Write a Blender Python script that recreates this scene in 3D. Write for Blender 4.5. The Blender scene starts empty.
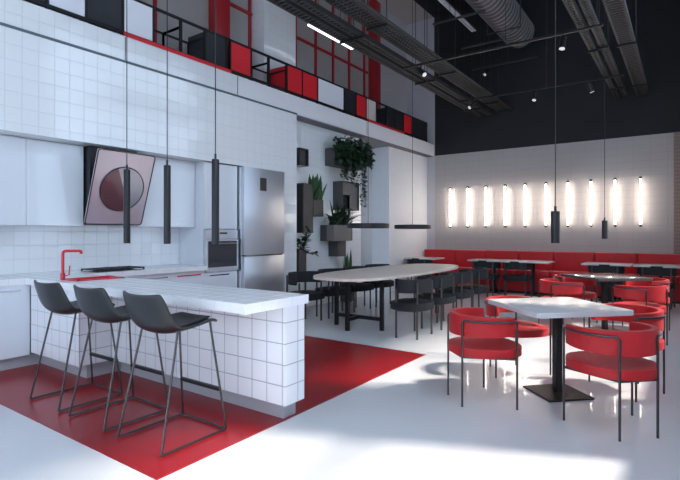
import bpy, bmesh, math, random
from mathutils import Vector, Matrix
random.seed(7)
S = bpy.context.scene
COL = S.collection
PI = math.pi

# ------------------------------------------------------------------ camera
EYE = 1.35
TH = math.atan2(346, 489.3)
cd = bpy.data.cameras.new('camera')
cam = bpy.data.objects.new('camera', cd); COL.objects.link(cam)
cam.location = (0, 0, EYE); cam.rotation_euler = (PI/2, 0, TH-PI/2)
cd.sensor_width = 36; cd.lens = 489.3*36/680; cd.shift_y = -7/680; cd.clip_start = .05
S.camera = cam
# ------------------------------------------------------------------ world, sun, daylight
W = bpy.data.worlds.new('sky'); S.world = W; W.use_nodes = True
wb = W.node_tree.nodes['Background']; wb.inputs[0].default_value = (.62, .78, 1, 1); wb.inputs[1].default_value = 1.1
sd = bpy.data.lights.new('sun', 'SUN'); so = bpy.data.objects.new('sun', sd); COL.objects.link(so)
sd.energy = 3.9; sd.angle = math.radians(4.5); sd.color = (1, .9, .78)
so.rotation_euler = Vector((-.37, .79, -1)).to_track_quat('-Z', 'Y').to_euler()
so.location = (3, -6, 9)
WALLY = -.45
SILL, HEAD = .95, 6.6
BAYS = [(-2.4, 1.5), (1.7, 3.8), (5.0, 9.0)]          # glazed bays of the right-hand wall
def daylight_or_fill(name, loc, rot, sx, sy, power, colr):
    l = bpy.data.lights.new(name, 'AREA'); o = bpy.data.objects.new(name, l); COL.objects.link(o)
    l.shape = 'RECTANGLE'; l.size = sx; l.size_y = sy; l.energy = power; l.color = colr
    o.location = loc; o.rotation_euler = rot
COOL = (.77, .9, 1)
for k, (x0, x1) in enumerate(BAYS):
    daylight_or_fill('window_daylight', ((x0+x1)/2, WALLY-.12, (SILL+HEAD)/2), (PI/2, 0, PI), x1-x0, HEAD-SILL, (1950, 190, 560)[k], COOL)
daylight_or_fill('facade_fill', (-2.95, 2.6, 2.3), (PI/2, 0, -PI/2), 4.6, 4.4, 90, (.7, .83, 1))  # added fill light; the front wall has no opening here
daylight_or_fill('passage_fill', (10.2, 7.9, 1.9), (-PI/2, 0, 0), 2.2, 2.6, 18, (.8, .9, 1))  # fill light for the passage, whose wall is closed behind it
S.view_settings.view_transform = 'Standard'; S.view_settings.look = 'None'
S.view_settings.exposure = .7; S.view_settings.gamma = 1; S.view_settings.use_curve_mapping = False

# ------------------------------------------------------------------ materials
def mat(name, colr, rough=.5, metal=0, emis=None, estr=0, coat=0, spec=.5, noise=0, nscale=8, bump=0, bscale=60, sheen=0):
    m = bpy.data.materials.new(name); m.use_nodes = True
    nt = m.node_tree; b = nt.nodes['Principled BSDF']
    b.inputs['Base Color'].default_value = (*colr, 1)
    b.inputs['Roughness'].default_value = rough; b.inputs['Metallic'].default_value = metal
    b.inputs['Coat Weight'].default_value = coat; b.inputs['Specular IOR Level'].default_value = spec
    if sheen: b.inputs['Sheen Weight'].default_value = sheen; b.inputs['Sheen Roughness'].default_value = .4
    if emis: b.inputs['Emission Color'].default_value = (*emis, 1); b.inputs['Emission Strength'].default_value = estr
    tc = nt.nodes.new('ShaderNodeTexCoord')
    if noise:
        n = nt.nodes.new('ShaderNodeTexNoise'); n.inputs['Scale'].default_value = nscale; n.inputs['Detail'].default_value = 4
        nt.links.new(tc.outputs['Object'], n.inputs['Vector'])
        mx = nt.nodes.new('ShaderNodeMix'); mx.data_type = 'RGBA'
        mx.inputs[6].default_value = (*[c*(1-noise) for c in colr], 1); mx.inputs[7].default_value = (*[min(1, c*(1+noise)) for c in colr], 1)
        nt.links.new(n.outputs['Fac'], mx.inputs[0]); nt.links.new(mx.outputs[2], b.inputs['Base Color'])
    if bump:
        n2 = nt.nodes.new('ShaderNodeTexNoise'); n2.inputs['Scale'].default_value = bscale; n2.inputs['Detail'].default_value = 3
        nt.links.new(tc.outputs['Object'], n2.inputs['Vector'])
        bp = nt.nodes.new('ShaderNodeBump'); bp.inputs['Strength'].default_value = bump; bp.inputs['Distance'].default_value = .01
        nt.links.new(n2.outputs['Fac'], bp.inputs['Height']); nt.links.new(bp.outputs['Normal'], b.inputs['Normal'])
    return m

def tilemat(name, colr, grout, size, off, gw=.006, rough=.13, wob=.012, height=None, ior=1.5):
    """square glazed tiles laid on every face of a box, by world position"""
    m = bpy.data.materials.new(name); m.use_nodes = True
    nt = m.node_tree; N = nt.nodes; L = nt.links; b = N['Principled BSDF']
    b.inputs['IOR'].default_value = ior
    ge = N.new('ShaderNodeNewGeometry')
    sp = N.new('ShaderNodeSeparateXYZ'); L.new(ge.outputs['Position'], sp.inputs[0])
    sn = N.new('ShaderNodeSeparateXYZ'); L.new(ge.outputs['True Normal'], sn.inputs[0])
    def math_(op, a, bb=None, c=None):
        n = N.new('ShaderNodeMath'); n.operation = op
        for i, v in enumerate((a, bb, c)):
            if v is None: continue
            if isinstance(v, (int, float)): n.inputs[i].default_value = v
            else: L.new(v, n.inputs[i])
        return n.outputs[0]
    tot = None; fl = []
    sizes = (size, size, height or size)
    for i in range(3):
        t = math_('DIVIDE', math_('SUBTRACT', sp.outputs[i], off[i]), sizes[i])
        fr = math_('FRACT', t); fl.append(math_('FLOOR', t))
        dist = math_('MULTIPLY', math_('SUBTRACT', .5, math_('ABSOLUTE', math_('SUBTRACT', fr, .5))), sizes[i])  # distance to joint
        mr = N.new('ShaderNodeMapRange'); mr.inputs[1].default_value = gw*.35; mr.inputs[2].default_value = gw*.9
        mr.inputs[3].default_value = 1; mr.inputs[4].default_value = 0; L.new(dist, mr.inputs[0])
        keep = math_('LESS_THAN', math_('ABSOLUTE', sn.outputs[i]), .5)
        ln = math_('MULTIPLY', mr.outputs[0], keep)
        tot = ln if tot is None else math_('MAXIMUM', tot, ln)
    mx = N.new('ShaderNodeMix'); mx.data_type = 'RGBA'; mx.inputs[6].default_value = (*colr, 1); mx.inputs[7].default_value = (*grout, 1)
    L.new(tot, mx.inputs[0]); L.new(mx.outputs[2], b.inputs['Base Color'])
    rr = math_('MULTIPLY_ADD', tot, .5, rough); L.new(rr, b.inputs['Roughness'])
    cb = N.new('ShaderNodeCombineXYZ')
    for i in range(3): L.new(fl[i], cb.inputs[i])
    wn = N.new('ShaderNodeTexWhiteNoise'); L.new(cb.outputs[0], wn.inputs['Vector'])
    vs = N.new('ShaderNodeVectorMath'); vs.operation = 'SUBTRACT'; L.new(wn.outputs['Color'], vs.inputs[0]); vs.inputs[1].default_value = (.5, .5, .5)
    vm = N.new('ShaderNodeVectorMath'); vm.operation = 'SCALE'; L.new(vs.outputs[0], vm.inputs[0]); vm.inputs['Scale'].default_value = wob
    bp = N.new('ShaderNodeBump'); bp.inputs['Strength'].default_value = .5; bp.inputs['Distance'].default_value = .003
    L.new(math_('SUBTRACT', 1, tot), bp.inputs['Height'])
    va = N.new('ShaderNodeVectorMath'); va.operation = 'ADD'; L.new(bp.outputs[0], va.inputs[0]); L.new(vm.outputs[0], va.inputs[1])
    vn = N.new('ShaderNodeVectorMath'); vn.operation = 'NORMALIZE'; L.new(va.outputs[0], vn.inputs[0])
    L.new(vn.outputs[0], b.inputs['Normal'])
    return m

M = {}
M['floor'] = mat('white_epoxy', (.69, .705, .74), .25, noise=.03, nscale=1.5, bump=.02, bscale=3, coat=.2)
M['redfloor'] = mat('red_epoxy', (.29, .006, .011), .28, noise=.05, nscale=3)
M['tile'] = tilemat('white_wall_tile', (.83, .86, .88), (.55, .59, .63), .1533, (2.0, 0, 3.05), .004, .12, .03, None, 2.1)
M['bartile'] = tilemat('white_bar_tile', (.82, .83, .87), (.34, .35, .4), .1475, (2.53, 2.288, .727), .0055, .2, .012, None, 1.7)
M['bartop'] = tilemat('white_top_tile', (.86, .87, .9), (.7, .72, .76), .1475, (2.173, 2.26, .8), .004, .18)
M['plain'] = mat('white_plaster', (.78, .79, .82), .5, noise=.03)
M['backwall'] = tilemat('pale_back_tile', (.43, .395, .39), (.39, .355, .35), .3, (0, 0, 0), .006, .45, .01, .15)
M['black_wall'] = mat('black_paint', (.012, .013, .016), .75, noise=.2, nscale=2)
M['black_ceil'] = mat('black_ceiling_paint', (.012, .012, .013), .8)
M['beige'] = mat('warm_grey_plaster', (.5, .45, .435), .7, noise=.05)
M['underside'] = mat('shade_grey_soffit', (.16, .16, .17), .7)
M['duct_rib'] = mat('duct_seam_steel', (.3, .29, .3), .35, .5)
M['greywall'] = mat('grey_plaster', (.5, .49, .52), .6, noise=.04)
M['dark_trim'] = mat('dark_steel_trim', (.12, .15, .17), .4, .4)
M['plinth'] = mat('grey_plinth', (.4, .4, .43), .4)
M['gloss'] = mat('glossy_white_lacquer', (.74, .79, .84), .1, coat=1)
M['satin'] = mat('satin_white_lacquer', (.72, .76, .82), .28)
M['steel'] = mat('brushed_steel', (.64, .67, .73), .36, .75, bump=.03, bscale=4)
M['chrome'] = mat('polished_steel', (.8, .8, .82), .12, 1)
M['black_metal'] = mat('black_metal', (.014, .014, .016), .4, .3)
M['gun_metal'] = mat('gunmetal', (.09, .088, .09), .32, .85)
M['grey_leg'] = mat('grey_metal_leg', (.09, .088, .085), .38, .6)
M['black_glass'] = mat('black_glass', (.05, .05, .06), .08)
M['redglass'] = mat('rose_glass', (.52, .44, .48), .18, .3, coat=.6)
M['darkred'] = mat('dark_red_glass', (.13, .06, .07), .08, .3)
M['smoke'] = mat('smoke_glass', (.3, .29, .33), .1, .5)
M['redplastic'] = mat('red_enamel', (.62, .02, .035), .25)
M['velvet'] = mat('red_velvet', (.46, .007, .012), .6, sheen=.1, noise=.1, nscale=18, bump=.15, bscale=220)
M['sofa'] = mat('red_sofa_fabric', (.58, .012, .02), .6, sheen=.2, noise=.06, nscale=10)
M['leather'] = mat('grey_black_leather', (.017, .019, .021), .33, bump=.08, bscale=160)
M['leather_in'] = mat('black_leather', (.015, .016, .018), .45, bump=.12, bscale=160)
M['blackfab'] = mat('black_fabric', (.013, .015, .019), .75, noise=.35, nscale=30, bump=.3, bscale=180)
M['reflection_top'] = mat('laminate_dark_reflection', (.07, .07, .075), .13)  # dark grazing reflection of the black ceiling put into the base colour
M['tabletop'] = mat('pale_grey_laminate', (.56, .56, .58), .25, noise=.05, nscale=12)
M['oak'] = mat('pale_wood', (.8, .67, .59), .4, noise=.07, nscale=6)
M['planter'] = mat('grey_planter_metal', (.075, .072, .073), .5, .3, noise=.25, nscale=5)
M['planter_light'] = mat('taupe_planter', (.17, .158, .15), .6, noise=.1)
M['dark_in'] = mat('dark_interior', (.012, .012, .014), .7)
M['leaf'] = mat('green_leaf', (.028, .085, .03), .4, noise=.4, nscale=14)
M['leaf_d'] = mat('dark_green_leaf', (.024, .056, .03), .45, noise=.4, nscale=14)
M['soil'] = mat('soil', (.02, .014, .01), .9)
M['glow'] = mat('warm_tube', (1, 1, 1), .4, emis=(1, .9, .78), estr=16)
M['spot_glow'] = mat('spot_lens', (1, 1, 1), .4, emis=(1, .95, .88), estr=.15)
M['cool_glow'] = mat('cool_tube', (1, 1, 1), .4, emis=(.95, .97, 1), estr=1.1)
M['red_frame'] = mat('red_steel', (.36, .014, .022), .4)
M['pane'] = mat('grey_window_glass', (.38, .355, .345), .3)
M['panel_red'] = mat('red_panel', (.62, .02, .03), .35)
M['panel_white'] = mat('white_panel', (.74, .76, .82), .4)
M['panel_cream'] = mat('cream_panel', (.56, .52, .5), .5)
M['panel_black'] = mat('black_panel', (.02, .022, .028), .35)
M['tray'] = mat('grey_galvanised_tray', (.055, .053, .053), .5, .4)
M['duct'] = mat('spiral_duct_steel', (.14, .13, .135), .42, .6)
M['brick'] = tilemat('brown_brick', (.27, .2, .18), (.36, .31, .29), .22, (0, 0, 0), .008, .7, .02, .075)

# ------------------------------------------------------------------ mesh helpers
class MB:
    def __init__(s): s.bm = bmesh.new()
    def box(s, x0, x1, y0, y1, z0, z1, r=0, seg=2):
        vs = [s.bm.verts.new((x, y, z)) for x in (x0, x1) for y in (y0, y1) for z in (z0, z1)]
        fs = [s.bm.faces.new([vs[i] for i in q]) for q in ((0, 1, 3, 2), (4, 6, 7, 5), (0, 4, 5, 1), (2, 3, 7, 6), (0, 2, 6, 4), (1, 5, 7, 3))]
        if r:
            es = list({e for f in fs for e in f.edges})
            bmesh.ops.bevel(s.bm, geom=es, offset=r, segments=seg, affect='EDGES', profile=.5)
        return s
    def tube(s, pts, r, n=10, closed=False, flat=None):
        pts = [Vector(p) for p in pts]
        k = len(pts); rings = []; up = None
        for i in range(k):
            if closed: d = (pts[(i+1) % k]-pts[i-1]).normalized()
            else: d = (pts[min(i+1, k-1)]-pts[max(i-1, 0)]).normalized()
            if up is None:
                up = Vector((0, 0, 1)) if abs(d.z) < .9 else Vector((1, 0, 0))
            a = (up-d*up.dot(d)).normalized(); up = a; b = d.cross(a)
            rr = r[i] if isinstance(r, (list, tuple)) else r
            rings.append([s.bm.verts.new(pts[i]+(a*math.cos(t)+b*math.sin(t))*rr) for t in [2*PI*j/n for j in range(n)]])
        for i in range(k if closed else k-1):
            A, B = rings[i], rings[(i+1) % k]
            for j in range(n): s.bm.faces.new((A[j], A[(j+1) % n], B[(j+1) % n], B[j]))
        if not closed:
            s.bm.faces.new(rings[0][::-1]); s.bm.faces.new(rings[-1])
        return s
    def cyl(s, x, y, z0, z1, r, n=20, r2=None):
        return s.tube([(x, y, z0), (x, y, z1)], [r, r2 if r2 is not None else r], n)
    def lathe(s, prof, cx=0, cy=0, n=32, cap=True):
        rings = [[s.bm.verts.new((cx+r*math.cos(2*PI*j/n), cy+r*math.sin(2*PI*j/n), z)) for j in range(n)] for r, z in prof]
        for A, B in zip(rings, rings[1:]):
            for j in range(n): s.bm.faces.new((A[j], A[(j+1) % n], B[(j+1) % n], B[j]))
        if cap: s.bm.faces.new(rings[0][::-1]); s.bm.faces.new(rings[-1])
        return s
    def prism(s, outline, z0, z1, r=0, seg=3):
        A = [s.bm.verts.new((x, y, z0)) for x, y in outline]; B = [s.bm.verts.new((x, y, z1)) for x, y in outline]
        n = len(A)
        b0 = s.bm.faces.new(A[::-1]); b1 = s.bm.faces.new(B)
        for j in range(n): s.bm.faces.new((A[j], A[(j+1) % n], B[(j+1) % n], B[j]))
        if r:
            bmesh.ops.bevel(s.bm, geom=list(b0.edges)+list(b1.edges), offset=r, segments=seg, affect='EDGES', profile=.5)
        return s
    def quad(s, *p):
        s.bm.faces.new([s.bm.verts.new(q) for q in p]); return s
    def grid(s, P):
        V = [[s.bm.verts.new(p) for p in row] for row in P]
        for i in range(len(V)-1):
            for j in range(len(V[0])-1): s.bm.faces.new((V[i][j], V[i][j+1], V[i+1][j+1], V[i+1][j]))
        return s
    def xf(s, mtx): bmesh.ops.transform(s.bm, matrix=mtx, verts=s.bm.verts); return s

def base_of(p):
    v = Vector((0, 0, 0))
    while p: v += p.location; p = p.parent
    return v
def obj(name, mb, material, parent=None, smooth=True, label=None, ang=40):
    bm = mb.bm
    bmesh.ops.recalc_face_normals(bm, faces=bm.faces)
    if parent: bmesh.ops.translate(bm, verts=bm.verts, vec=-base_of(parent))
    me = bpy.data.meshes.new(name); bm.to_mesh(me); bm.free()
    me.materials.append(M[material] if isinstance(material, str) else material)
    if smooth:
        me.shade_smooth(); me.set_sharp_from_angle(angle=math.radians(ang))
    o = bpy.data.objects.new(name, me); COL.objects.link(o)
    if parent: o.parent = parent
    if label: o['label'] = label
    return o
def tag(o, label, cat, group=None):
    o['label'] = label; o['category'] = cat
    if group: o['group'] = group
    return o
def thing(name, label, cat, loc=(0, 0, 0), group=None):
    o = bpy.data.objects.new(name, None); COL.objects.link(o); o.location = loc; o.empty_display_size = .1
    return tag(o, label, cat, group)
def struct(name, mb, material, parent=None, **k):
    o = obj(name, mb, material, parent, **k)
    if not parent: o['kind'] = 'structure'
    return o
def dup(root, loc, rotz=0, label=None, group=None):
    r = root.copy(); COL.objects.link(r); r.location = loc; r.rotation_euler = (0, 0, rotz)
    if label: r['label'] = label
    if group: r['group'] = group
    for ch in list(root.children):
        c = ch.copy(); COL.objects.link(c); c.parent = r
        for g in list(ch.children):
            d = g.copy(); COL.objects.link(d); d.parent = c
    return r
def fillet(pts, r, n=5):
    pts = [Vector(p) for p in pts]; out = [pts[0]]
    for a, b, c in zip(pts, pts[1:], pts[2:]):
        u = (a-b); v = (c-b); rr = min(r, u.length*.49, v.length*.49)
        p0 = b+u.normalized()*rr; p1 = b+v.normalized()*rr
        for i in range(n+1):
            t = i/n; out.append(p0*(1-t)**2+b*2*t*(1-t)+p1*t*t)
    out.append(pts[-1]); return out
def superell(a, b, n=2.6, k=64):
    o = []
    for i in range(k):
        t = 2*PI*i/k; c, s_ = math.cos(t), math.sin(t)
        o.append((a*math.copysign(abs(c)**(2/n), c), b*math.copysign(abs(s_)**(2/n), s_)))
    return o
def rrect(a, b, r, k=6):
    o = []
    for cx, cy, t0 in ((a-r, b-r, 0), (-a+r, b-r, 90), (-a+r, -b+r, 180), (a-r, -b+r, 270)):
        for i in range(k+1):
            t = math.radians(t0+90*i/k); o.append((cx+r*math.cos(t), cy+r*math.sin(t)))
    return o

# ------------------------------------------------------------------ room shell
XB = 11.9           # back wall
ZC = 7.0            # ceiling
YS = 5.4            # front of the mezzanine slab
ZS = 3.37           # its underside
struct('floor', MB().box(-3.2, XB+.2, WALLY-.3, 8.2, -.2, 0), 'floor')
struct('ceiling', MB().box(-3.2, XB+.2, WALLY-.3, YS, ZC, ZC+.15), 'black_ceil')
struct('ceiling_mezzanine', MB().box(-3.2, XB+.2, YS, 8.2, ZC, ZC+.15), 'beige')
struct('wall_back', MB().box(XB, XB+.2, WALLY-.3, YS-.03, 0, ZS), 'backwall')
struct('wall_back_passage', MB().box(XB, XB+.2, YS-.03, 8.2, 0, ZS), 'greywall')
struct('wall_back_upper', MB().box(XB, XB+.2, WALLY-.3, YS-.03, ZS, ZC), 'black_wall')
struct('wall_back_mezzanine', MB().box(XB, XB+.2, YS-.03, 8.2, ZS, ZC), 'greywall')
struct('wall_passage', MB().box(6.0, XB, 8.0, 8.2, 0, ZS), 'plain')
struct('wall_front', MB().box(-3.2, -3.0, WALLY-.3, 8.2, 0, ZC), 'plain')
rw = MB()
xs = [-3.0]+[v for b in BAYS for v in b]+[XB]
rw.box(-3.0, XB, WALLY-.25, WALLY, 0, SILL).box(-3.0, XB, WALLY-.25, WALLY, HEAD, ZC)
for i in range(0, len(xs), 2): rw.box(xs[i], xs[i+1], WALLY-.25, WALLY, SILL, HEAD)
struct('wall_right', rw, 'plain')
struct('trim_added_sun_blocker', MB().box(-3.2, XB+.2, WALLY-2.25, WALLY-.25, 6.85, 7.0), 'plain')  # unseen overhang, added to keep sun out of the upper windows
for k, (x0, x1) in enumerate(BAYS):
    f = MB(); n = max(2, round((x1-x0)/1.3))
    for i in range(n+1):
        x = x0+(x1-x0)*i/n; f.box(x-.018, x+.018, WALLY-.18, WALLY-.08, SILL, HEAD)
    for z in (SILL+.03, 2.9, 4.5, HEAD-.03): f.box(x0, x1, WALLY-.18, WALLY-.08, z-.018, z+.018)
    struct('window_%d' % (k+1), f, 'black_metal')
struct('wall_pilaster', MB().box(XB-.03, XB, WALLY, .2, 0, ZS), 'brick')
struct('wall_kitchen', MB().box(-3.0, 6.0, 6.0, 6.15, 0, 2.35), 'tile')
struct('wall_bulkhead', MB().box(-3.0, 6.36, YS, 8.0, 2.35, ZS), 'tile')
struct('wall_column', MB().box(6.0, 6.36, YS, 6.15, 0, 2.35), 'tile')
struct('wall_planter', MB().box(6.36, 8.77, 5.65, 5.85, 0, ZS), 'tile')
struct('wall_corner', MB().box(9.88, XB, 5.6, 6.06, 0, ZS), 'plain')
struct('ceiling_passage_shade', MB().box(6.37, XB, YS+.03, 7.99, ZS-.02, ZS), 'underside')  # thin sheet under the slab, its shade put into the dark grey
# mezzanine slab and the upper wall behind it
struct('trim_1', MB().box(-3.0, 5.02, YS, 8.0, ZS, 3.67), 'tile')
struct('trim_8', MB().box(5.02, XB, YS, 8.0, ZS, 3.67), 'plain')
struct('trim_2', MB().box(-3.0, 6.36, YS-.014, YS+.01, ZS-.012, ZS+.012), 'dark_trim')
for k, x in enumerate((3.25, 5.02, 8.6)):
    struct('trim_%d' % (k+3), MB().box(x-.006, x+.006, YS-.004, YS+.01, ZS+.02, 3.66), 'dark_trim')
struct('wall_mezzanine', MB().box(-3.0, XB, 6.3, 6.45, 3.67, ZC), 'beige')
struct('wall_mezzanine_end', MB().box(10.45, XB, 6.2, 6.3, 3.67, ZC), 'greywall')
struct('wall_mezzanine_pier', MB().box(6.15, 6.98, 5.95, 6.3, 3.67, ZC), 'tile')
def mez_window(n, x0, x1, cols, rows):
    w = MB()
    for x in cols: w.box(x-.024, x+.024, 6.235, 6.3, 3.67, ZC)
    for z in rows: w.box(x0, x1, 6.24, 6.3, z-.026, z+.026)
    o = struct('window_%d' % n, w, 'red_frame')
    obj('pane', MB().box(x0, x1, 6.27, 6.3, 3.67, ZC), 'pane', o, label='grey glass behind the red bars')
mez_window(4, 1.0, 6.15, (1.4, 2.6, 3.3, 4.22, 5.58, 6.1), (5.2, 6.6))
mez_window(5, 6.98, 10.0, (7.33, 7.97, 8.58, 9.2, 9.84), (5.2, 6.6))
struct('trim_6', MB().box(5.2, 5.5, 6.08, 6.28, 3.67, ZC, .02), 'red_frame')
struct('trim_7', MB().box(10.1, 10.4, 6.12, 6.3, 3.67, ZC, .02), 'red_frame')

# ------------------------------------------------------------------ red floor area
tag(obj('floor_mat', MB().box(1.603, 4.98, 2.357, 5.7, 0, .004), 'redfloor'), 'large glossy red rectangle laid on the white floor around the tiled bar', 'floor covering')

# ------------------------------------------------------------------ mezzanine railing with coloured boxes
rl = thing('railing', 'black steel mezzanine railing filled with red, white and black boxes', 'railing', (2, YS+.05, 3.67))
Y0, Y1 = YS+.02, YS+.42
b = MB(); b.box(-2.9, 11.55, Y0, Y0+.03, 4.15, 4.18); obj('top_rail', b, 'black_metal', rl)
b = MB(); b.box(-2.9, 11.55, Y0, Y0+.03, 3.70, 3.735); obj('bottom_rail', b, 'black_metal', rl)
b = MB(); b.box(3.24, 4.9, Y0-.02, Y0+.03, 3.67, 3.72); obj('edge_strip', b, 'panel_red', rl, label='red strip under the boxes')
b = MB(); b.box(8.65, 10.26, Y0-.02, Y0+.03, 3.67, 3.72); obj('edge_strip', b, 'panel_red', rl, label='red strip under the boxes')
posts = [.8, 1.2, 1.6, 2.0, 2.4, 2.8, 3.234, 3.64, 4.05, 4.45, 4.82, 4.9, 5.32, 5.71, 6.14, 6.54, 6.97, 7.8, 8.23, 8.61, 9.01, 9.45, 9.83, 10.26, 10.68, 11.52]
for x in posts: obj('post', MB().box(x-.014, x+.014, Y0-.004, Y0+.034, 3.67, 4.18), 'black_metal', rl)
for x0, x1, m in ((.8, 1.2, 'panel_red'), (1.2, 2.0, 'panel_white'), (2.0, 2.38, 'panel_black'), (2.41, 2.79, 'panel_white'), (2.81, 3.22, 'panel_black'), (3.25, 3.63, 'panel_white'), (4.46, 4.81, 'panel_black'), (4.91, 5.31, 'panel_red'),
                  (6.15, 6.53, 'panel_red'), (6.55, 6.96, 'panel_red'), (6.98, 7.79, 'panel_white'), (7.81, 8.22, 'panel_black'), (8.24, 8.6, 'panel_red'), (8.62, 9.0, 'panel_cream'),
                  (9.5, 9.82, 'panel_black'), (9.84, 10.25, 'panel_black'), (10.27, 10.67, 'panel_red'), (10.69, 11.51, 'panel_black')):
    z0 = 3.74
    obj('box', MB().box(x0, x1, Y0+.004, Y1, z0, 4.15, .004, 1), m, rl, label=m.split('_')[1]+' box in the railing')
for x0, x1 in ((3.64, 4.05), (4.05, 4.46), (5.32, 5.71), (5.71, 6.14), (9.01, 9.5)):      # open wire boxes
    f = MB()
    for x in (x0, x1):
        f.box(x-.012, x+.012, Y0+.03, Y1, 4.05, 4.075); f.box(x-.012, x+.012, Y1-.02, Y1, 3.67, 4.075)
    f.box(x0, x1, Y1-.02, Y1, 4.05, 4.075)
    obj('open_frame', f, 'black_metal', rl)

# ------------------------------------------------------------------ kitchen: base units, bar, worktop
def base_cabinet(x0, x1, yf, label, handle='chrome', drawer=False):
    t = thing('base_cabinet', label, 'cabinet', ((x0+x1)/2, yf+.25, 0), 'white base cabinets under the worktop')
    obj('carcass', MB().box(x0, x1, yf+.02, 5.99, .12, .835), 'satin', t)
    obj('plinth', MB().box(x0, 2.34 if x1 == 2.224 else x1, yf+.06, 5.9, 0, .12), 'plinth', t)
    d = obj('door', MB().box(x0+.0008, x1-.0008, yf, yf+.02, .125, .8355, .001, 1), 'satin', t)
    w = (x1-x0)*.36; c = (x0+x1)/2
    obj('handle', MB().box(c-w, c+w, yf-.012, yf, .775, .79), handle, d)
base_cabinet(.3, .94, 5.40, 'white base cabinet left of the bar at the photo edge')
base_cabinet(.94, 1.58, 5.40, 'white base cabinet against kitchen wall, left of the bar pier')
base_cabinet(1.58, 2.224, 5.40, 'white base cabinet in the corner touching the tiled bar pier')
base_cabinet(2.78, 3.36, 5.44, 'white base cabinet below the gas hob')
base_cabinet(3.36, 3.93, 5.44, 'white base cabinet beside the hob, second from the oven')
base_cabinet(3.93, 4.45, 5.44, 'white base cabinet next to the oven tower, with a reddish handle', 'redplastic')
# worktop: runs along the wall
SX0, SX1, SY0, SY1 = 2.30, 2.76, 4.62, 4.90          # sink cut-out in the bar top
wt = tag(obj('worktop', MB().box(.3, 4.45, 5.385, 5.995, .836, .9, .002, 1), 'bartop'), 'white tiled worktop running along the kitchen wall', 'worktop')
bar = thing('bar_counter', 'white tiled bar counter jutting out from kitchen wall over red floor', 'bar counter', (2.6, 3.4, 0))
t = MB()
t.box(2.173, 2.8, 2.262, SY0, .836, .9); t.box(2.173, SX0, SY0, SY1, .836, .9); t.box(SX1, 2.8, SY0, SY1, .836, .9); t.box(2.173, 2.8, SY1, 5.384, .836, .9)
obj('countertop', t, 'bartop', bar, smooth=False)
obj('front_panel', MB().box(2.542, 2.75, 2.262, 4.44, .15, .836), 'bartile', bar, smooth=False)
obj('pier', MB().box(2.225, 2.75, 4.44, 5.384, .15, .836), 'bartile', bar, smooth=False)
obj('plinth', MB().box(2.66, 2.79, 2.38, 4.5, .004, .15).box(2.345, 2.74, 4.53, 5.46, .004, .15), 'plinth', bar, smooth=False)
# sink
sk = thing('sink', 'red rectangular sink set into the bar top near the kitchen wall', 'sink', ((SX0+SX1)/2, (SY0+SY1)/2, .78))
e = .012
s_ = MB(); s_.box(SX0+e, SX1-e, SY0+e, SY1-e, .78, .787)
for q in ((SX0+e, SX0+2*e, SY0+e, SY1-e), (SX1-2*e, SX1-e, SY0+e, SY1-e), (SX0+e, SX1-e, SY0+e, SY0+2*e), (SX0+e, SX1-e, SY1-2*e, SY1-e)): s_.box(*q, .78, .9)
obj('basin', s_, 'redplastic', sk)
s_ = MB()
for q in ((SX0-.012, SX0+2*e, SY0-.012, SY1+.012), (SX1-2*e, SX1+.012, SY0-.012, SY1+.012), (SX0, SX1, SY0-.012, SY0+2*e), (SX0, SX1, SY1-2*e, SY1+.012)): s_.box(*q, .9005, .909)
obj('rim', s_, 'redplastic', sk)
obj('drain', MB().cyl(2.53, 4.76, .787, .79, .03), 'chrome', sk)
fc = thing('faucet', 'tall red kitchen faucet with angular spout at the red sink', 'faucet', (2.325, 4.94, .9))
obj('body', MB().cyl(2.325, 4.94, .9, .96, .021), 'redplastic', fc)
obj('spout', MB().tube(fillet([(2.325, 4.94, .95), (2.325, 4.94, 1.175), (2.46, 4.86, 1.175), (2.46, 4.86, 1.145)], .03), .0135, 12), 'redplastic', fc)
obj('lever', MB().tube([(2.345, 4.935, .935), (2.375, 4.92, .94), (2.38, 4.918, 1.03)], .006, 8), 'redplastic', fc)
# hob
hb = thing('gas_hob', 'black gas hob with cast grates on worktop below the slanted hood', 'hob', (3.25, 5.66, .9))
obj('glass_plate', MB().box(2.95, 3.56, 5.48, 5.84, .9, .906, .002, 1), 'black_glass', hb)
for cx in (3.1, 3.41):
    for cy in (5.57, 5.75):
        obj('burner', MB().cyl(cx, cy, .906, .918, .04), 'black_metal', hb)
for cx in (3.1, 3.41):
    g = MB()
    for dx in (-.14, 0, .14): g.box(cx+dx-.006, cx+dx+.006, 5.49, 5.83, .918, .932)
    for y in (5.49, 5.6, 5.66, 5.72, 5.83): g.box(cx-.146, cx+.146, y-.006, y+.006, .918, .93)
    for dx in (-.14, .14):
        for y in (5.49, 5.83): g.box(cx+dx-.006, cx+dx+.006, y-.006, y+.006, .906, .918)
    obj('grate', g, 'black_metal', hb)
# upper cabinets
def upper(x0, x1, label):
    t = thing('wall_cabinet', label, 'cabinet', ((x0+x1)/2, 5.8, 1.43), 'glossy white wall cabinets')
    obj('carcass', MB().box(x0, x1, 5.67, 5.998, 1.43, 2.348), 'satin', t)
    obj('door', MB().box(x0+.002, x1-.002, 5.65, 5.67, 1.43, 2.34, .002, 1), 'gloss', t)
upper(.49, 1.09, 'glossy white wall cabinet furthest left of the hood')
upper(1.09, 1.69, 'glossy white wall cabinet, third from the hood on its left')
upper(1.69, 2.29, 'glossy white wall cabinet, second from the hood on its left')
upper(2.29, 2.89, 'glossy white wall cabinet directly left of the slanted hood')
upper(3.56, 3.98, 'glossy white wall cabinet directly right of the slanted hood')
upper(3.98, 4.455, 'glossy white wall cabinet touching the oven tower')
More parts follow.
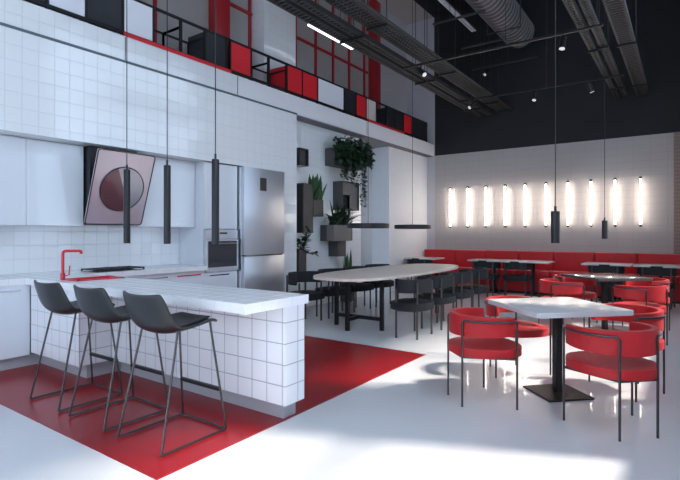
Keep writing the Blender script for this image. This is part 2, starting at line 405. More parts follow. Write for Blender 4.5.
# cooker hood: slanted panel, its lower edge at the wall, its top leaning out
hd = thing('cooker_hood', 'slanted rose glass cooker hood with round dark disc above the hob', 'cooker hood', (3.15, 5.9, 1.43))
hx0, hx1 = 2.82, 3.52
bot = Vector((0, 5.5, 1.45)); top = Vector((0, 5.2, 2.27)); dv = (top-bot); hl = dv.length; dn = dv.normalized(); nn = Vector((0, -dn.z, dn.y))
def hp(x, u, w): p = bot+dn*u+nn*w; return (x, p.y, p.z)
mtx = Matrix(((1, 0, 0, (hx0+hx1)/2), (0, dn.y, nn.y, (bot.y+top.y)/2), (0, dn.z, nn.z, (bot.z+top.z)/2), (0, 0, 0, 1)))
obj('housing', MB().box(hx0+.085, hx1-.03, 5.54, 5.995, 1.45, 2.345), 'black_metal', hd)
for x in (3.0, 3.4): obj('bracket', MB().box(x-.02, x+.02, 5.33, 5.56, 2.05, 2.09), 'black_metal', hd)
obj('slanted_panel', MB().prism(rrect((hx1-hx0)/2, hl/2, .03), -.02, 0).xf(mtx), 'redglass', hd, label='rose tinted glass panel')
ring = [((hx1-hx0)/2-.02, hl/2-.02)]
b = MB(); b.tube([(x, y, .002) for x, y in rrect((hx1-hx0)/2-.003, hl/2-.003, .03)], .006, 6, True); b.xf(mtx); obj('panel_edge', b, 'black_metal', hd)
half = [(0.262*math.cos(t), 0.262*math.sin(t)) for t in [math.radians(115+170*i/24) for i in range(25)]]
full = [(0.262*math.cos(2*PI*i/48), 0.262*math.sin(2*PI*i/48)) for i in range(48)]
mt2 = mtx @ Matrix.Translation((.01, 0, 0))
d = obj('round_cover', MB().prism(full, .004, .012).xf(mt2), 'smoke', hd, label='round smoky glass disc')
wedge = [(.02, -.02)]+[(.258*math.cos(math.radians(a)), .258*math.sin(math.radians(a))) for a in range(112, 306, 6)]
obj('dark_sector', MB().prism(wedge, .0122, .0145).xf(mt2), 'darkred', d, label='dark red sector of the disc')
b = MB(); b.tube([(x, y, .012) for x, y in full], .006, 6, True); b.xf(mt2); obj('disc_ring', b, 'black_metal', d)
# oven tower
ot = thing('tall_cabinet', 'tall white cabinet tower that houses the built-in oven', 'cabinet', (4.76, 5.75, 0))
b = MB(); b.box(4.46, 4.48, 5.48, 5.998, .1, 2.348).box(5.05, 5.07, 5.48, 5.998, .1, 2.348).box(4.48, 5.05, 5.9, 5.998, .1, 2.348)
b.box(4.48, 5.05, 5.48, 5.9, .76, .79).box(4.48, 5.05, 5.48, 5.9, 1.405, 1.43); obj('carcass', b, 'satin', ot)
obj('plinth', MB().box(4.46, 5.07, 5.53, 5.9, 0, .1), 'plinth', ot)
d = obj('drawer', MB().box(4.462, 5.068, 5.46, 5.48, .12, .79, .002, 1), 'satin', ot); obj('handle', MB().box(4.55, 4.9, 5.448, 5.46, .745, .76), 'chrome', d)
obj('door', MB().box(4.462, 5.068, 5.46, 5.48, 1.41, 2.34, .002, 1), 'gloss', ot, label='upper door over the oven')
ov = thing('oven', 'built-in steel oven with dark glass door in the white cabinet tower', 'oven', (4.76, 5.6, .792))
obj('body', MB().box(4.485, 5.045, 5.47, 5.88, .792, 1.4), 'steel', ov)
obj('control_panel', MB().box(4.466, 5.064, 5.445, 5.47, 1.27, 1.4, .003, 1), 'steel', ov)
obj('display', MB().box(4.72, 4.86, 5.441, 5.446, 1.335, 1.36), 'black_glass', ov)
d = obj('door', MB().box(4.466, 5.064, 5.43, 5.47, .8, 1.262, .004, 1), 'steel', ov)
obj('window', MB().box(4.5, 5.03, 5.426, 5.431, .865, 1.235), 'black_glass', d)
h = MB(); h.tube([(4.53, 5.395, 1.2), (5.0, 5.395, 1.2)], .011, 10)
for x in (4.56, 4.97): h.tube([(x, 5.395, 1.2), (x, 5.432, 1.2)], .008, 8)
obj('handle', h, 'chrome', d)
# refrigerator
fr = thing('refrigerator', 'tall brushed steel fridge freezer at the end of the kitchen', 'fridge', (5.54, 5.7, 0))
obj('body', MB().box(5.09, 5.985, 5.395, 5.99, .02, 2.345), 'chrome', fr)
obj('door', MB().box(5.095, 5.98, 5.335, 5.395, 1.02, 2.34, .006), 'steel', fr, label='upper door')
obj('door', MB().box(5.095, 5.98, 5.335, 5.395, .1, 1.0, .006), 'steel', fr, label='freezer door')
obj('handle', MB().box(5.1, 5.9, 5.315, 5.335, 1.0, 1.02), 'chrome', fr)
obj('display', MB().box(5.42, 5.56, 5.331, 5.336, 2.0, 2.2), 'gun_metal', fr)

# ------------------------------------------------------------------ pendants over the bar and tables
def pendant(x, y, z0, z1, r, label, group, cord_r=.004):
    t = thing('pendant_lamp', label, 'pendant lamp', (x, y, z0), group)
    obj('lamp_tube', MB().lathe([(r*.8, z0+.012), (r*.82, z0), (r, z0), (r, z1), (r*.9, z1+.004)], x, y, 24), 'black_metal', t)
    obj('cap', MB().cyl(x, y, z1+.004, z1+.045, r*.3, 10), 'black_metal', t)
    obj('cord', MB().cyl(x, y, z1+.04, ZC, cord_r, 6), 'black_metal', t)
for x, y, lb in ((2.38, 3.93, 'furthest from the camera, before the hood'), (2.42, 3.42, 'middle of the three above the bar'), (2.43, 2.85, 'nearest the end of the bar')):
    pendant(x, y, 1.262, 1.892, .0275, 'long slim black tube pendant lamp, '+lb, 'long pendants over the bar')
pendant(4.42, .9, 1.265, 1.53, .035, 'short thick black cylinder pendant above the nearest red-chair table', 'short pendants over the tables')
pendant(7.65, .92, 1.268, 1.52, .036, 'short black cylinder pendant above the second red-chair table, further back', 'short pendants over the tables')
def ring_lamp(x, y, label):
    t = thing('ring_lamp', label, 'pendant lamp', (x, y, 1.42), 'disc lamps over the long table')
    obj('ring', MB().lathe([(.24, 1.42), (.3, 1.42), (.31, 1.43), (.31, 1.48), (.3, 1.49), (.24, 1.49), (.235, 1.48), (.235, 1.43), (.24, 1.42)], x, y, 48, False), 'black_metal', t)
    obj('spoke', MB().box(x-.24, x+.24, y-.008, y+.008, 1.475, 1.487).box(x-.008, x+.008, y-.24, y+.24, 1.475, 1.487), 'black_metal', t)
    obj('cord', MB().cyl(x, y, 1.48, ZC, .0035, 6), 'black_metal', t)
ring_lamp(6.12, 3.82, 'flat black disc lamp over the near half of the long table')
ring_lamp(7.55, 3.82, 'flat black disc lamp over the far half of the long table')

# ------------------------------------------------------------------ bar stools
def make_stool():
    t = thing('bar_stool', 'x', 'bar stool', (0, 0, 0), 'bar stools in a row at the tiled bar')
    prof = [(.215, .738, .36, .0), (.18, .755, .39, .006), (.1, .745, .42, .014), (.01, .722, .45, .028), (-.08, .704, .465, .045), (-.16, .705, .47, .06), (-.222, .747, .47, .066), (-.254, .815, .465, .062), (-.274, .885, .45, .055), (-.288, .945, .42, .046), (-.294, .963, .39, .042)]
    def shell(off, sc):
        P = []
        for i, (x, z, w, wr) in enumerate(prof):
            a = prof[max(0, i-1)]; c = prof[min(len(prof)-1, i+1)]
            tx, tz = c[0]-a[0], c[1]-a[1]; l = math.hypot(tx, tz); nx, nz = tz/l, -tx/l      # inward (up / forward) normal
            row = []
            for k in range(13):
                v = -1+2*k/12
                wv = wr*abs(v)**2.4+off
                row.append((x+nx*wv, w/2*sc*v, z+nz*wv))
            P.append(row)
        return P
    o = obj('shell', MB().grid(shell(0, 1)), 'leather', t, label='grey-black leather bucket shell')
    m = o.modifiers.new('thick', 'SOLIDIFY'); m.thickness = .022; m.offset = 0
    m = o.modifiers.new('soft', 'SUBSURF'); m.levels = 1; m.render_levels = 2
    o2 = obj('cushion', MB().grid([r[1:-1] for r in shell(.02, .97)[1:-1]]), 'leather_in', t, label='black leather inner pad')
    m = o2.modifiers.new('thick', 'SOLIDIFY'); m.thickness = .016; m.offset = 0
    m = o2.modifiers.new('soft', 'SUBSURF'); m.levels = 1; m.render_levels = 2
    for s in (-1, 1):
        rf = (-.27, .235*s, .012); ff = (.235, .235*s, .012)
        obj('leg', MB().tube([rf, (-.118, .188*s, .738)], .0078, 8), 'gun_metal', t)
        obj('leg', MB().tube([ff, (.153, .165*s, .748)], .0078, 8), 'gun_metal', t)
        obj('floor_rail', MB().tube([rf, ff], .0078, 8), 'gun_metal', t)
    obj('cross_bar', MB().tube([(.235, -.235, .012), (.235, .235, .012)], .0078, 8), 'gun_metal', t)
    k = .37; fx = .235+(.155-.235)*k; fy = .235+(.165-.235)*k
    obj('footrest', MB().box(fx-.014, fx+.014, -fy, fy, .27, .295, .004, 1), 'black_metal', t)
    return t
st = make_stool()
for i, (y, lb) in enumerate(((2.80, 'nearest the free end of the bar'), (3.44, 'in the middle of the three'), (4.07, 'furthest left, beside the tiled pier'))):
    lab = 'dark leather bar stool on thin sled legs, '+lb
    if i == 0: st.location = (2.045, y, .004); st['label'] = lab
    else: dup(st, (2.045, y, .004), 0, lab)

# ------------------------------------------------------------------ chairs
def arc_pt(rx, ry, cy, ph): return (rx*math.sin(ph), cy-ry*math.cos(ph))
def make_chair(red=True):
    t = thing('barrel_chair' if red else 'dining_chair', 'x', 'chair')
    fab, leg = ('velvet', 'gun_metal') if red else ('blackfab', 'grey_leg')
    if red: rx, ry, cy, th, z0, z1, ext, lr, zt = .27, .275, .08, .04, .545, .71, 112, .0085, .672
    else:   rx, ry, cy, th, z0, z1, ext, lr, zt = .285, .25, .06, .045, .585, .755, 96, .0145, .72
    # curved upholstered back band
    N = 40; E = math.radians(ext)
    secs = []
    for i in range(N+1):
        ph = -E+2*E*i/N
        hz = z1; lo = z0
        if red:
            f = abs(ph)/E; lo = z0+.02*f*f; hz = z1-.012*f*f
        o_, i_ = arc_pt(rx+th/2, ry+th/2, cy, ph), arc_pt(rx-th/2, ry-th/2, cy, ph)
        secs.append([(*o_, lo), (*o_, hz), (*i_, hz), (*i_, lo)])
    b = MB(); V = [[b.bm.verts.new(p) for p in s] for s in secs]
    for A, B in zip(V, V[1:]):
        for j in range(4): b.bm.faces.new((A[j], A[(j+1) % 4], B[(j+1) % 4], B[j]))
    f0 = b.bm.faces.new(V[0][::-1]); f1 = b.bm.faces.new(V[-1])
    es = [e for e in b.bm.edges if not (abs(e.verts[0].co.z-e.verts[1].co.z) < 1e-4 and len(e.link_faces) == 2 and (Vector(e.verts[0].co)-Vector(e.verts[1].co)).length < .046 and abs(Vector(e.link_faces[0].normal).z)+1 < 0)]
    es = [e for e in b.bm.edges if any(f in (f0, f1) for f in e.link_faces)] + [e for e in b.bm.edges if len(e.link_faces) == 2 and not any(f in (f0, f1) for f in e.link_faces) and e.calc_face_angle(0) > 1]
    bmesh.ops.bevel(b.bm, geom=list(set(es)), offset=.012, segments=3, affect='EDGES', profile=.5)
    obj('backrest', b, fab, t, ang=60)
    # seat
    if red:
        out = [(x*(1-.16*max(0, -y/.27)), y+.055) for x, y in superell(.28, .275, 2.5, 48)]
        obj('seat', MB().prism(out, .394, .458, .026, 4), fab, t, ang=60)
    else:
        out = [(x, y) for x, y in superell(.285, .25, 3, 48)]
        obj('seat', MB().prism([(x, y+.02) for x, y in out], .36, .452, .034, 4), fab, t, ang=60)
    # legs
    if red:
        e2 = .03
        for s in (-1, 1):
            ps = [math.radians(d) for d in range(28, 113, 6)]
            path = [arc_pt(rx+e2, ry+e2, cy, p) for p in ps]
            pts = [(s*path[0][0], path[0][1], 0)]+[(s*x, y, zt) for x, y in path]+[(s*path[-1][0], path[-1][1], 0)]
            full_ = fillet([pts[0], pts[1]]+[pts[3]], .045)[:-1]+[Vector(p) for p in pts[3:-3]]+fillet([pts[-4], pts[-2], pts[-1]], .045)[1:]
            # split the inverted U into leg, rail, leg
            zs = .62
            a = [p for p in full_ if p.z > zs]
            i0 = next(i for i, p in enumerate(full_) if p.z > zs)
            i1 = len(full_)-1-next(i for i, p in enumerate(full_[::-1]) if p.z > zs)
            obj('leg', MB().tube(full_[:i0+1], lr, 8), leg, t); obj('leg', MB().tube(full_[i1:], lr, 8), leg, t)
            obj('arm_tube', MB().tube(full_[i0:i1+1], lr, 8), leg, t)
            fx, fy = path[-1]; bx, by = path[0]
            obj('seat_bracket', MB().tube([(s*fx, fy, .385), (s*bx, by, .385)], .009, 6), leg, t)
        obj('seat_rail', MB().tube([(-path[-1][0], path[-1][1], .385), (path[-1][0], path[-1][1], .385)], .009, 6).tube([(-path[0][0], path[0][1], .385), (path[0][0], path[0][1], .385)], .009, 6), leg, t)
    else:
        for s in (-1, 1):
            for (lx, ly, h) in ((.215, -.155, .72), (.262, .12, .62)):
                obj('leg', MB().tube([(s*lx, ly, 0), (s*lx, ly, h)], lr, 10), leg, t)
        obj('seat_frame', MB().tube([(-.262, .12, .352), (-.215, -.155, .352), (.215, -.155, .352), (.262, .12, .352)], .01, 8, True), leg, t)
    return t
rc = make_chair(True); bc = make_chair(False)
used = set()
def place(src, x, y, ang, label, group, z=0):
    """chair faces direction ang (degrees, from +X) """
    rz = math.radians(ang-90)
    if src.name not in used:
        used.add(src.name); src.location = (x, y, z); src.rotation_euler = (0, 0, rz); src['label'] = label; src['group'] = group
    else: dup(src, (x, y, z), rz, label, group)
T1 = (4.42, .885); T2 = (7.65, .92)
for (tx, ty), nm, g in ((T1, 'nearest square table', 'red chairs around the nearest square table'), (T2, 'second square table', 'red chairs around the second square table')):
    for dx, dy, ang, lb in ((-.535, .5, -45, 'on its near left side'), (-.55, -.5, 45, 'on its near right side'), (.47, .5, -135, 'on its far left side'), (.47, -.5, 135, 'on its far right side')):
        place(rc, tx+dx, ty+dy, ang, 'red velvet barrel chair at the %s, %s' % (nm, lb), g)
def square_table(x, y, label, m='tabletop', dx=0):
    t = thing('square_table', label, 'table', (x, y, 0), 'square tables between red chairs')
    R = Matrix.Translation((x, y, 0)) @ Matrix.Rotation(math.radians(45), 4, 'Z')
    obj('tabletop', MB().prism(rrect(.405, .405, .03), .722, .76, .006).xf(Matrix.Translation((dx, 0, 0)) @ R), m, t)
    obj('column', MB().box(-.03, .03, -.03, .03, .015, .725, .004, 1).xf(R), 'black_metal', t)
    obj('base', MB().box(-.2, .2, -.2, .2, 0, .016, .004, 1).xf(R), 'black_metal', t)
    obj('top_plate', MB().box(-.15, .15, -.15, .15, .715, .7255).xf(R), 'black_metal', t)
square_table(*T1, 'pale grey square table on black pedestal, nearest the camera', 'tabletop', -.085)
square_table(*T2, 'square table on black pedestal among red chairs, dark reflection painted on its top, second from the camera', 'reflection_top')

# ------------------------------------------------------------------ long oval table and black chairs
DX, DY = 6.78, 3.82
lt = thing('dining_table', 'long oval dining table with pale wood top and black trestles', 'table', (DX, DY, 0))
obj('tabletop', MB().prism([(DX+.17+x, DY+y) for x, y in superell(1.8, .62, 3, 80)], .722, .76, .012).xf(Matrix.Identity(4)), 'oak', lt, label='pale wood oval top')
for s in (-1, 1):
    xx = DX+s*.92; q = .024
    for yy in (DY-.385, DY+.385): obj('leg', MB().box(xx-q, xx+q, yy-q, yy+q, 0, .69), 'black_metal', lt)
    obj('leg', MB().box(xx+s*.28-q, xx+s*.28+q, DY-q, DY+q, 0, .69), 'black_metal', lt)
    obj('stretcher', MB().box(xx-.022, xx+.022, DY-.36, DY+.36, .13, .18).box(min(xx, xx+s*.26), max(xx, xx+s*.26), DY-.022, DY+.022, .13, .18), 'black_metal', lt)
    obj('support_beam', MB().box(xx-q, xx+q, DY-.42, DY+.42, .69, .722), 'black_metal', lt)
obj('spine_beam', MB().box(DX-1.2, DX+1.2, DY-.03, DY+.03, .69, .722), 'black_metal', lt)
ordn = ('nearest the camera', 'second from the camera', 'third from the camera', 'furthest from the camera')
for k, x in enumerate((5.83, 6.58, 7.33, 8.08)):
    place(bc, x, 2.93, 90, 'black dining chair on the near side of the long table, '+ordn[k], 'black chairs on the near side of the long table')
for k, x in enumerate((5.74, 6.46, 7.18, 7.9)):
    place(bc, x, 4.72, -90, 'black dining chair on the plant wall side of the long table, '+ordn[k], 'black chairs on the plant wall side of the long table')

# ------------------------------------------------------------------ banquette, wall tables
sf = thing('banquette', 'long red upholstered wall bench along the back wall', 'sofa', (11.55, 2.6, 0))
seams = [5.56, 4.71, 3.949, 3.161, 2.411, 1.6, .82, .06, -.42]
for a, c in zip(seams, seams[1:]):
    obj('backrest', MB().box(11.64, 11.865, c+.006, a-.006, .5, .93, .025, 3), 'sofa', sf)
    obj('seat', MB().box(11.25, 11.66, c+.004, a-.004, .4, .515, .02, 3), 'sofa', sf)
obj('base', MB().box(11.28, 11.86, -.42, 5.56, .05, .405), 'sofa', sf)
obj('plinth', MB().box(11.34, 11.86, -.4, 5.5, 0, .05), 'black_metal', sf)
def wall_table(y0, y1, label):
    t = thing('wall_table', label, 'table', (10.75, (y0+y1)/2, 0), 'pale tables along the red bench')
    obj('tabletop', MB().box(10.42, 11.08, y0, y1, .73, .76, .006), 'tabletop', t)
    n = 2 if y1-y0 > 1.2 else 1
    for k in range(n):
        y = y0+(y1-y0)*(k+.5)/n
        obj('column', MB().box(10.97, 11.03, y-.03, y+.03, .015, .73), 'black_metal', t)
        obj('base', MB().box(10.95, 11.23, y-.18, y+.18, 0, .015), 'black_metal', t)
wall_table(4.74, 5.5, 'pale table at the left end of the red bench by the white corner')
wall_table(2.26, 3.94, 'longest pale table along the red bench, behind the long table chairs')
wall_table(.83, 1.66, 'pale table along the red bench behind the second square table')
wall_table(-.03, .80, 'pale table at the right end of the red bench by the brick pilaster')
for y, lb in ((5.2, 'at the left end of the red bench'), (3.6, 'at the left half of the longest bench table'), (2.92, 'at the right half of the longest bench table'), (1.26, 'at the bench table behind the second square table'), (.43, 'at the bench table at far right')):
    place(bc, 10.62, y, 0, 'black dining chair '+lb, 'black chairs facing the red bench')

# ------------------------------------------------------------------ tube lamps on the back wall
ords = ('leftmost', 'second from left', 'third from left', 'fourth from left', 'fifth from left', 'fifth from right', 'fourth from right', 'third from right', 'second from right', 'rightmost')
for k in range(10):
    y = 4.895-.4593*k; x = XB-.13
    t = thing('wall_lamp', 'vertical glowing tube wall lamp on back wall, %s of the ten' % ords[k], 'wall lamp', (XB, y, 1.48), 'row of glowing tubes on the back wall')
    obj('tube', MB().cyl(x, y, 1.53, 2.46, .013, 12), 'glow', t, label='warm white glowing tube')
    for z in (1.48, 2.46):
        c = obj('end_cap', MB().cyl(x, y, z, z+.05, .025, 12), 'black_metal', t)
        obj('bracket', MB().box(x, XB, y-.008, y+.008, z+.015, z+.035), 'black_metal', c)

# ------------------------------------------------------------------ plant wall
def blade(b, base, yaw, lean, L, w, curl=.5, n=6):
    d = Vector((math.cos(yaw), math.sin(yaw), 0)); sd_ = Vector((-d.y, d.x, 0)); rows = []
    p = Vector(base); a = lean
    for i in range(n+1):
        f = i/n; ww = w*math.sin(PI*min(1, .22+.78*f)) if f < 1 else 0.001
        c = sd_*ww*.5
        rows.append([tuple(p-c), tuple(p+Vector((0, 0, -.15*ww))), tuple(p+c)])
        p = p+(d*math.sin(a)+Vector((0, 0, 1))*math.cos(a))*(L/n); a += curl/n
    b.grid(rows)
def leaf(b, p, d, up, L, w):
    s_ = d.cross(up).normalized()
    tip = p+d*L; m = p+d*L*.45
    V = [b.bm.verts.new(v) for v in (p, m+s_*w*.5+up*.1*w, tip, m-s_*w*.5+up*.1*w, m-up*.06*w)]
    b.bm.faces.new((V[0], V[1], V[4])); b.bm.faces.new((V[1], V[2], V[4])); b.bm.faces.new((V[2], V[3], V[4])); b.bm.faces.new((V[3], V[0], V[4]))
def open_box(x0, x1, y0, y1, z0, z1, th=.015):          # box open towards the room
    return MB().box(x0, x1, y1-th, y1, z0, z1).box(x0, x0+th, y0, y1-th, z0, z1).box(x1-th, x1, y0, y1-th, z0, z1).box(x0+th, x1-th, y0, y1-th, z0, z0+th).box(x0+th, x1-th, y0, y1-th, z1-th, z1)
def open_top(x0, x1, y0, y1, z0, z1, th=.015):
    return MB().box(x0, x1, y0, y1, z0, z0+th).box(x0, x0+th, y0, y1, z0+th, z1).box(x1-th, x1, y0, y1, z0+th, z1).box(x0+th, x1-th, y0, y0+th, z0+th, z1).box(x0+th, x1-th, y1-th, y1, z0+th, z1)
YF, YW = 5.42, 5.65
bx = thing('wall_box', 'small dark metal box on the tiled plant wall, topmost on the left', 'wall box', (6.61, YW, 2.53), 'dark metal boxes on the plant wall')
obj('shell', open_box(6.46, 6.71, YF, YW, 2.52, 2.82), 'gun_metal', bx); obj('back_panel', MB().box(6.475, 6.695, YF+.06, YW-.015, 2.535, 2.805), 'planter', bx)
bx = thing('wall_box', 'tall dark metal shelf box beside the tiled column', 'wall box', (6.72, YW, 1.35), 'dark metal boxes on the plant wall')
obj('shell', MB().box(6.57, 6.84, YF, YW, 1.35, 2.22, .004, 1), 'planter', bx)
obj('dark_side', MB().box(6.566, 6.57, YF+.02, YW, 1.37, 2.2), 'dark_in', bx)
bx = thing('wall_box', 'dark metal box with square opening under the trailing ivy', 'wall box', (7.9, YW, 1.8), 'dark metal boxes on the plant wall')
obj('shell', open_box(7.75, 8.34, YF, YW, 1.8, 2.36), 'planter', bx); obj('front_panel', MB().box(7.765, 8.325, YF+.03, YF+.05, 2.1, 2.345).box(8.06, 8.325, YF+.03, YF+.05, 1.815, 2.1), 'planter_light', bx)
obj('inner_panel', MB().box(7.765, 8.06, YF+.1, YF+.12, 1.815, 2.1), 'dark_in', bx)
bx = thing('wall_box', 'lowest grey metal box under the fern planter', 'wall box', (7.7, YW, .9), 'dark metal boxes on the plant wall')
obj('shell', MB().box(7.6, 7.87, YF, YW, .9, 1.198, .004, 1), 'planter', bx)
bx = thing('wall_box', 'wide grey metal box behind the taupe fern planter', 'wall box', (7.7, YW, 1.2), 'dark metal boxes on the plant wall')
obj('shell', MB().box(7.34, 8.17, YF+.05, YW, 1.2, 1.5, .004, 1), 'planter', bx)
# snake plant in the stepped box
pt = thing('potted_plant', 'broad-leaved green plant in grey wall box beside the tall shelf', 'plant', (7.0, YW-.1, 1.65), 'plants on the plant wall')
obj('pot', open_top(6.845, 7.14, YF, YW, 1.65, 1.95), 'planter', pt); obj('soil', MB().box(6.86, 7.125, YF+.015, YW-.015, 1.9, 1.93), 'soil', pt)
b = MB()
for k in range(17): blade(b, (6.99+random.uniform(-.09, .09), 5.5+random.uniform(-.05, .05), 1.9), -random.uniform(0, PI), random.uniform(.02, .42), random.uniform(.36, .62), .12, .2)
obj('leaves', b, 'leaf', pt)
# fern
pt = thing('potted_plant', 'arching dark green fern in taupe trough on the plant wall', 'plant', (7.6, YF, 1.2), 'plants on the plant wall')
obj('pot', open_top(7.3, 7.88, YF-.12, YF+.05, 1.2, 1.5), 'planter_light', pt); obj('soil', MB().box(7.315, 7.865, YF-.105, YF+.035, 1.44, 1.475), 'soil', pt)
b = MB()
for k in range(110):
    yaw = random.uniform(0, 2*PI)
    blade(b, (7.63+random.uniform(-.25, .25), YF+random.uniform(-.06, .06), 1.46), -abs(yaw-PI), random.uniform(.05, .85), random.uniform(.36, .6), .042, random.uniform(.6, 1.6))
obj('leaves', b, 'leaf_d', pt)
# leafy pot by the column
pt = thing('potted_plant', 'small-leaved plant in dark pot low beside the tiled column', 'plant', (6.52, YF, .58), 'plants on the plant wall')
obj('pot', open_top(6.42, 6.62, YF-.02, YW, .58, 1.06), 'planter', pt); obj('soil', MB().box(6.435, 6.605, YF, YW-.015, 1.0, 1.03), 'soil', pt)
b = MB(); l_ = MB()
for k in range(9):
    p = Vector((6.54+random.uniform(-.06, .06), 5.5+random.uniform(-.06, .06), 1.02)); d = Vector((random.uniform(-.1, .5), random.uniform(-.5, .1), 1)).normalized(); L = random.uniform(.18, .42)
    if k > 5: d = Vector((.8, -.5, -.1)).normalized()
    b.tube([p, p+d*L*.5, p+d*L], .005, 5)
    for j in range(12):
        q = p+d*L*(j+1)/12; dd = Vector((random.uniform(-1, 1), random.uniform(-1, 1), random.uniform(-.2, .6))).normalized()
        leaf(l_, q, dd, Vector((0, 0, 1)), .12, .075)
obj('stems', b, 'leaf_d', pt); obj('leaves', l_, 'leaf_d', pt)
# ivy
pt = thing('trailing_plant', 'big trailing ivy spilling from the highest planter on plant wall', 'plant', (8.0, YW, 2.64), 'plants on the plant wall')
obj('pot', open_top(7.49, 8.5, YF, YW, 2.64, 2.97), 'planter', pt); obj('soil', MB().box(7.505, 8.485, YF+.015, YW-.015, 2.9, 2.94), 'soil', pt)
l_ = MB()
for k in range(2300):
    cx = random.choice((7.72, 7.85, 8.05, 8.25, 8.32)); r = random.random()**.5*.36
    a = random.uniform(0, 2*PI); e2 = random.uniform(-.65, 1)
    p = Vector((cx+r*math.cos(a), YF-.02+.16*math.sin(a)*random.random()-.06, 2.9+.33*e2*random.random()**.6-.03))
    if p.z > 3.3: p.z = 3.28
    if p.x > 8.7: p.x = 8.65
    dd = Vector((random.uniform(-1, 1), random.uniform(-1, .1), random.uniform(-1, .4))).normalized()
    leaf(l_, p, dd, Vector((random.uniform(-.4, .4), -.5, .8)).normalized(), .1, .075)
v_ = MB()
for k in range(22):
    x = random.uniform(7.62, 8.5); L = random.uniform(.2, .45) if x < 8.3 else random.uniform(.5, .95)
    p = Vector((x, YF-.05, 2.72)); pts = [p]
    for j in range(8): p = p+Vector((random.uniform(-.025, .025), random.uniform(-.012, .008), -L/8)); pts.append(p)
    v_.tube(pts, .003, 4)
    for q in pts[1:]:
        for _ in range(2):
            leaf(l_, q, Vector((random.uniform(-1, 1), random.uniform(-1, 0), random.uniform(-.8, .2))).normalized(), Vector((0, -.4, .9)).normalized(), .075, .055)
obj('foliage', l_, 'leaf_d', pt); obj('vines', v_, 'leaf_d', pt)
# snake plant standing behind the chairs
pt = thing('potted_plant', 'upright spiky snake plant in tall pot behind the black chairs', 'plant', (7.9, 5.45, 0), 'plants on the plant wall')
obj('pot', MB().lathe([(.1, 0), (.13, .02), (.15, .6), (.135, .6), (.13, .55)], 7.95, 5.46, 24), 'planter', pt)
b = MB()
for k in range(12): blade(b, (7.95+random.uniform(-.1, .1), 5.46+random.uniform(-.07, .07), .55), random.uniform(0, 2*PI), random.uniform(0, .12), random.uniform(.28, .5), .06, .05)
obj('leaves', b, 'leaf', pt)

# ------------------------------------------------------------------ ceiling services
def cable_tray(y, z, w, x0, x1, label, ribs=True, hang=(3.5, 6, 8.5, 11)):
    t = thing('cable_tray', label, 'cable tray', ((x0+x1)/2, y, z), 'cable trays under the ceiling')
    obj('side_rail', MB().box(x0, x1, y-w/2, y-w/2+.012, z, z+.07), 'tray', t); obj('side_rail', MB().box(x0, x1, y+w/2-.012, y+w/2, z, z+.07), 'tray', t)
    r = MB(); n = int((x1-x0)/.08); ya = y-w/2+.012; yb = y+w/2-.012; xx = [x0]
    for i in range(n): xx += [x0+.03+i*.08, x0+.07+i*.08]
    xx.append(x1); yy_ = (ya, ya+.02, yb-.02, yb)
    G = [[r.bm.verts.new((x, v, z+.012)) for v in yy_] for x in xx]
    for i in range(len(xx)-1):
        for j in range(3):
            if j != 1 or i % 2 == 1: r.bm.faces.new((G[i][j], G[i+1][j], G[i+1][j+1], G[i][j+1]))
    o = obj('slotted_base', r, 'tray', t); m = o.modifiers.new('thick', 'SOLIDIFY'); m.thickness = .01
    if ribs:
        c = MB()
        for k in range(4): yy = y-w/2+.05+k*(w-.1)/3; c.tube([(x0, yy, z+.035), (x1, yy, z+.035)], .016, 6)
        obj('cables', c, 'black_metal', t)
    for x in hang:
        if x0 < x < x1: obj('hanger', MB().cyl(x, y-w/2-.01, z-.02, ZC, .006, 6).cyl(x, y+w/2+.01, z-.02, ZC, .006, 6).box(x-.015, x+.015, y-w/2-.02, y+w/2+.02, z-.03, z-.001), 'black_metal', t)
cable_tray(4.14, 4.22, .17, 3.2, XB, 'grey cable tray along the mezzanine, closest to its railing')
cable_tray(3.92, 4.22, .13, 3.2, XB, 'grey cable tray along the mezzanine, in the middle of three')
cable_tray(3.6, 4.3, .3, 3.2, XB, 'grey cable tray along the mezzanine, furthest from its railing')
cable_tray(1.19, 4.2, .1, 5.5, XB, 'narrow cable tray at upper right, leftmost of the three there')
cable_tray(1.04, 4.22, .1, 5.5, XB, 'narrow cable tray at upper right, middle one of the three there')
cable_tray(.73, 4.2, .22, 5.5, XB, 'wide cable tray at upper right, rightmost of the three there')
for y, z, r, lb in ((4.3, 4.3, .014, 'thin grey pipe beside the cable trays along the mezzanine'), (3.36, 4.28, .018, 'thin dark pipe on the room side of the cable trays')):
    tag(obj('pipe', MB().tube([(3.2, y, z), (XB, y, z)], r, 8), 'tray'), lb, 'pipe')
# spiral duct
dt = thing('ventilation_duct', 'big round ribbed grey spiral duct under the black ceiling', 'duct', (8.5, 2.9, 5.6))
dr = .3
obj('tube', MB().tube([(4, 2.9, 5.6), (10.7, 2.9, 5.6)], dr, 32), 'duct', dt)
b = MB()
for k in range(48):
    x = 4.05+k*.14; b.tube([(x+.10*j/24, 2.9+(dr+.004)*math.cos(2*PI*j/24), 5.6+(dr+.004)*math.sin(2*PI*j/24)) for j in range(24)], .012, 5, True)
obj('ribs', b, 'duct_rib', dt)
obj('end_grille', MB().tube([(10.7, 2.9, 5.6), (10.76, 2.9, 5.6)], dr+.02, 32), 'black_metal', dt)
for x in (5.5, 7.5, 9.6): obj('hanger', MB().box(x-.01, x+.01, 2.9-dr-.03, 2.9-dr-.015, 5.3, ZC).box(x-.01, x+.01, 2.9+dr+.015, 2.9+dr+.03, 5.3, ZC).box(x-.01, x+.01, 2.9-dr-.03, 2.9+dr+.03, 5.27, 5.295), 'tray', dt)
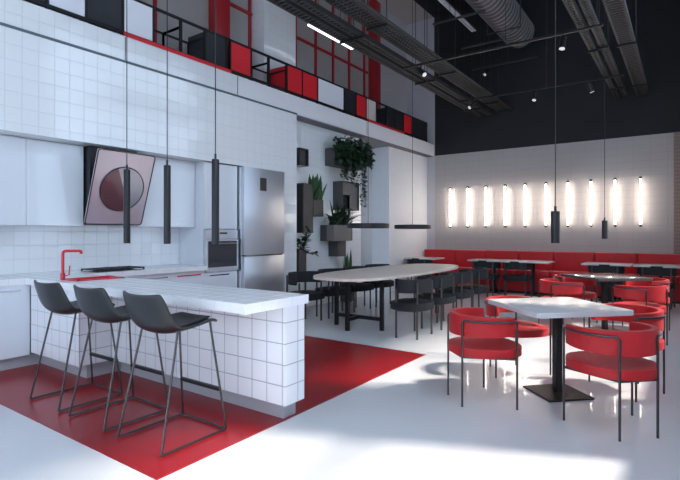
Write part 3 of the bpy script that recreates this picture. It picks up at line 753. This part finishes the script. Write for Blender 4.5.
# lighting tracks (along Y) and spotlights
def yfor(px, X): a = (px-340)/489.3; s, c = math.sin(TH), math.cos(TH); return X*(s-a*c)/(c+a*s)
def track(X, Z, px0, px1, label, m='black_metal', hg=(2.2, 3.29)):
    y0, y1 = yfor(px1, X), yfor(px0, X)
    t = thing('lighting_track', label, 'lighting track', (X, (y0+y1)/2, Z), 'lighting tracks under the ceiling')
    obj('rail', MB().box(X-.017, X+.017, y0, y1, Z, Z+.032), m, t)
    for y in hg: obj('hanger', MB().cyl(X, y, Z+.03, ZC, .004, 6), m, t)
track(10.0, 4.14, 459, 624, 'black lighting track furthest back, below the cable trays')
track(7.4, 4.13, 402, 603, 'black lighting track crossing under the cable trays, middle of the room')
track(9.85, 5.2, 461, 503, 'short grey lighting track beneath the spiral duct', 'tray', (3.28,))
track(8.4, 5.2, 433, 485, 'grey lighting track left of the spiral duct, highest up', 'tray', (3.3, 3.5))
track(11.2, 5.17, 472, 537, 'grey bar on the black wall below the spiral duct end', 'tray', (2.45, 3.28))
def spot(X, Z, px, label, dirv):
    y = yfor(px, X); t = thing('spotlight', label, 'spotlight', (X, y, Z), 'spotlights on the tracks')
    d = Vector(dirv).normalized(); p = Vector((X, y, Z-.1))
    obj('stem', MB().cyl(X, y, Z-.1, Z, .012, 8), 'black_metal', t)
    b = obj('lamp_head', MB().tube([p-d*.07, p+d*.1], .042, 16), 'black_metal', t)
    obj('lens', MB().tube([p+d*.1, p+d*.112], .037, 16), 'spot_glow', b)
spot(10.0, 4.14, 473, 'small black spotlight on the rear track, leftmost of its three', (-.6, .5, -.6))
spot(10.0, 4.14, 535, 'small black spotlight on the rear track, middle of its three', (-.3, .1, -1))
spot(10.0, 4.14, 590, 'small black spotlight on the rear track, rightmost of its three', (.3, -.3, -1))
spot(7.4, 4.13, 421, 'black spotlight with bright lens beside the mezzanine cable trays', (-.2, -.7, -.7))
spot(7.4, 4.13, 563, 'black spotlight hanging left of the upper right cable trays', (-.2, .1, -1))
spot(11.2, 5.17, 487, 'black spotlight with pale lens below the spiral duct', (-.7, .3, -.7))
# linear lamps
def tube_lamp(y, z, x0, x1, label, m, w=.04):
    t = thing('linear_lamp', label, 'lamp', ((x0+x1)/2, y, z))
    obj('housing', MB().box(x0, x1, y-w, y+w, z+.03, z+.07), 'tray', t)
    obj('diffuser', MB().box(x0+.02, x1-.02, y-w*.9, y-w*.2, z, z+.03).box(x0+.02, x1-.02, y+w*.2, y+w*.9, z, z+.03), m, t)
    for x in (x0+.3, x1-.3): obj('hanger', MB().cyl(x, y, z+.07, ZC, .004, 6), 'black_metal', t)
tube_lamp(3.7, 5.65, 4.5, 10.2, 'pale twin-strip linear lamp near the top, left of the duct', 'panel_white', .05)
tube_lamp(5.3, 4.92, 6.54, 7.93, 'glowing white linear lamp in front of the red mezzanine windows', 'cool_glow', .03)
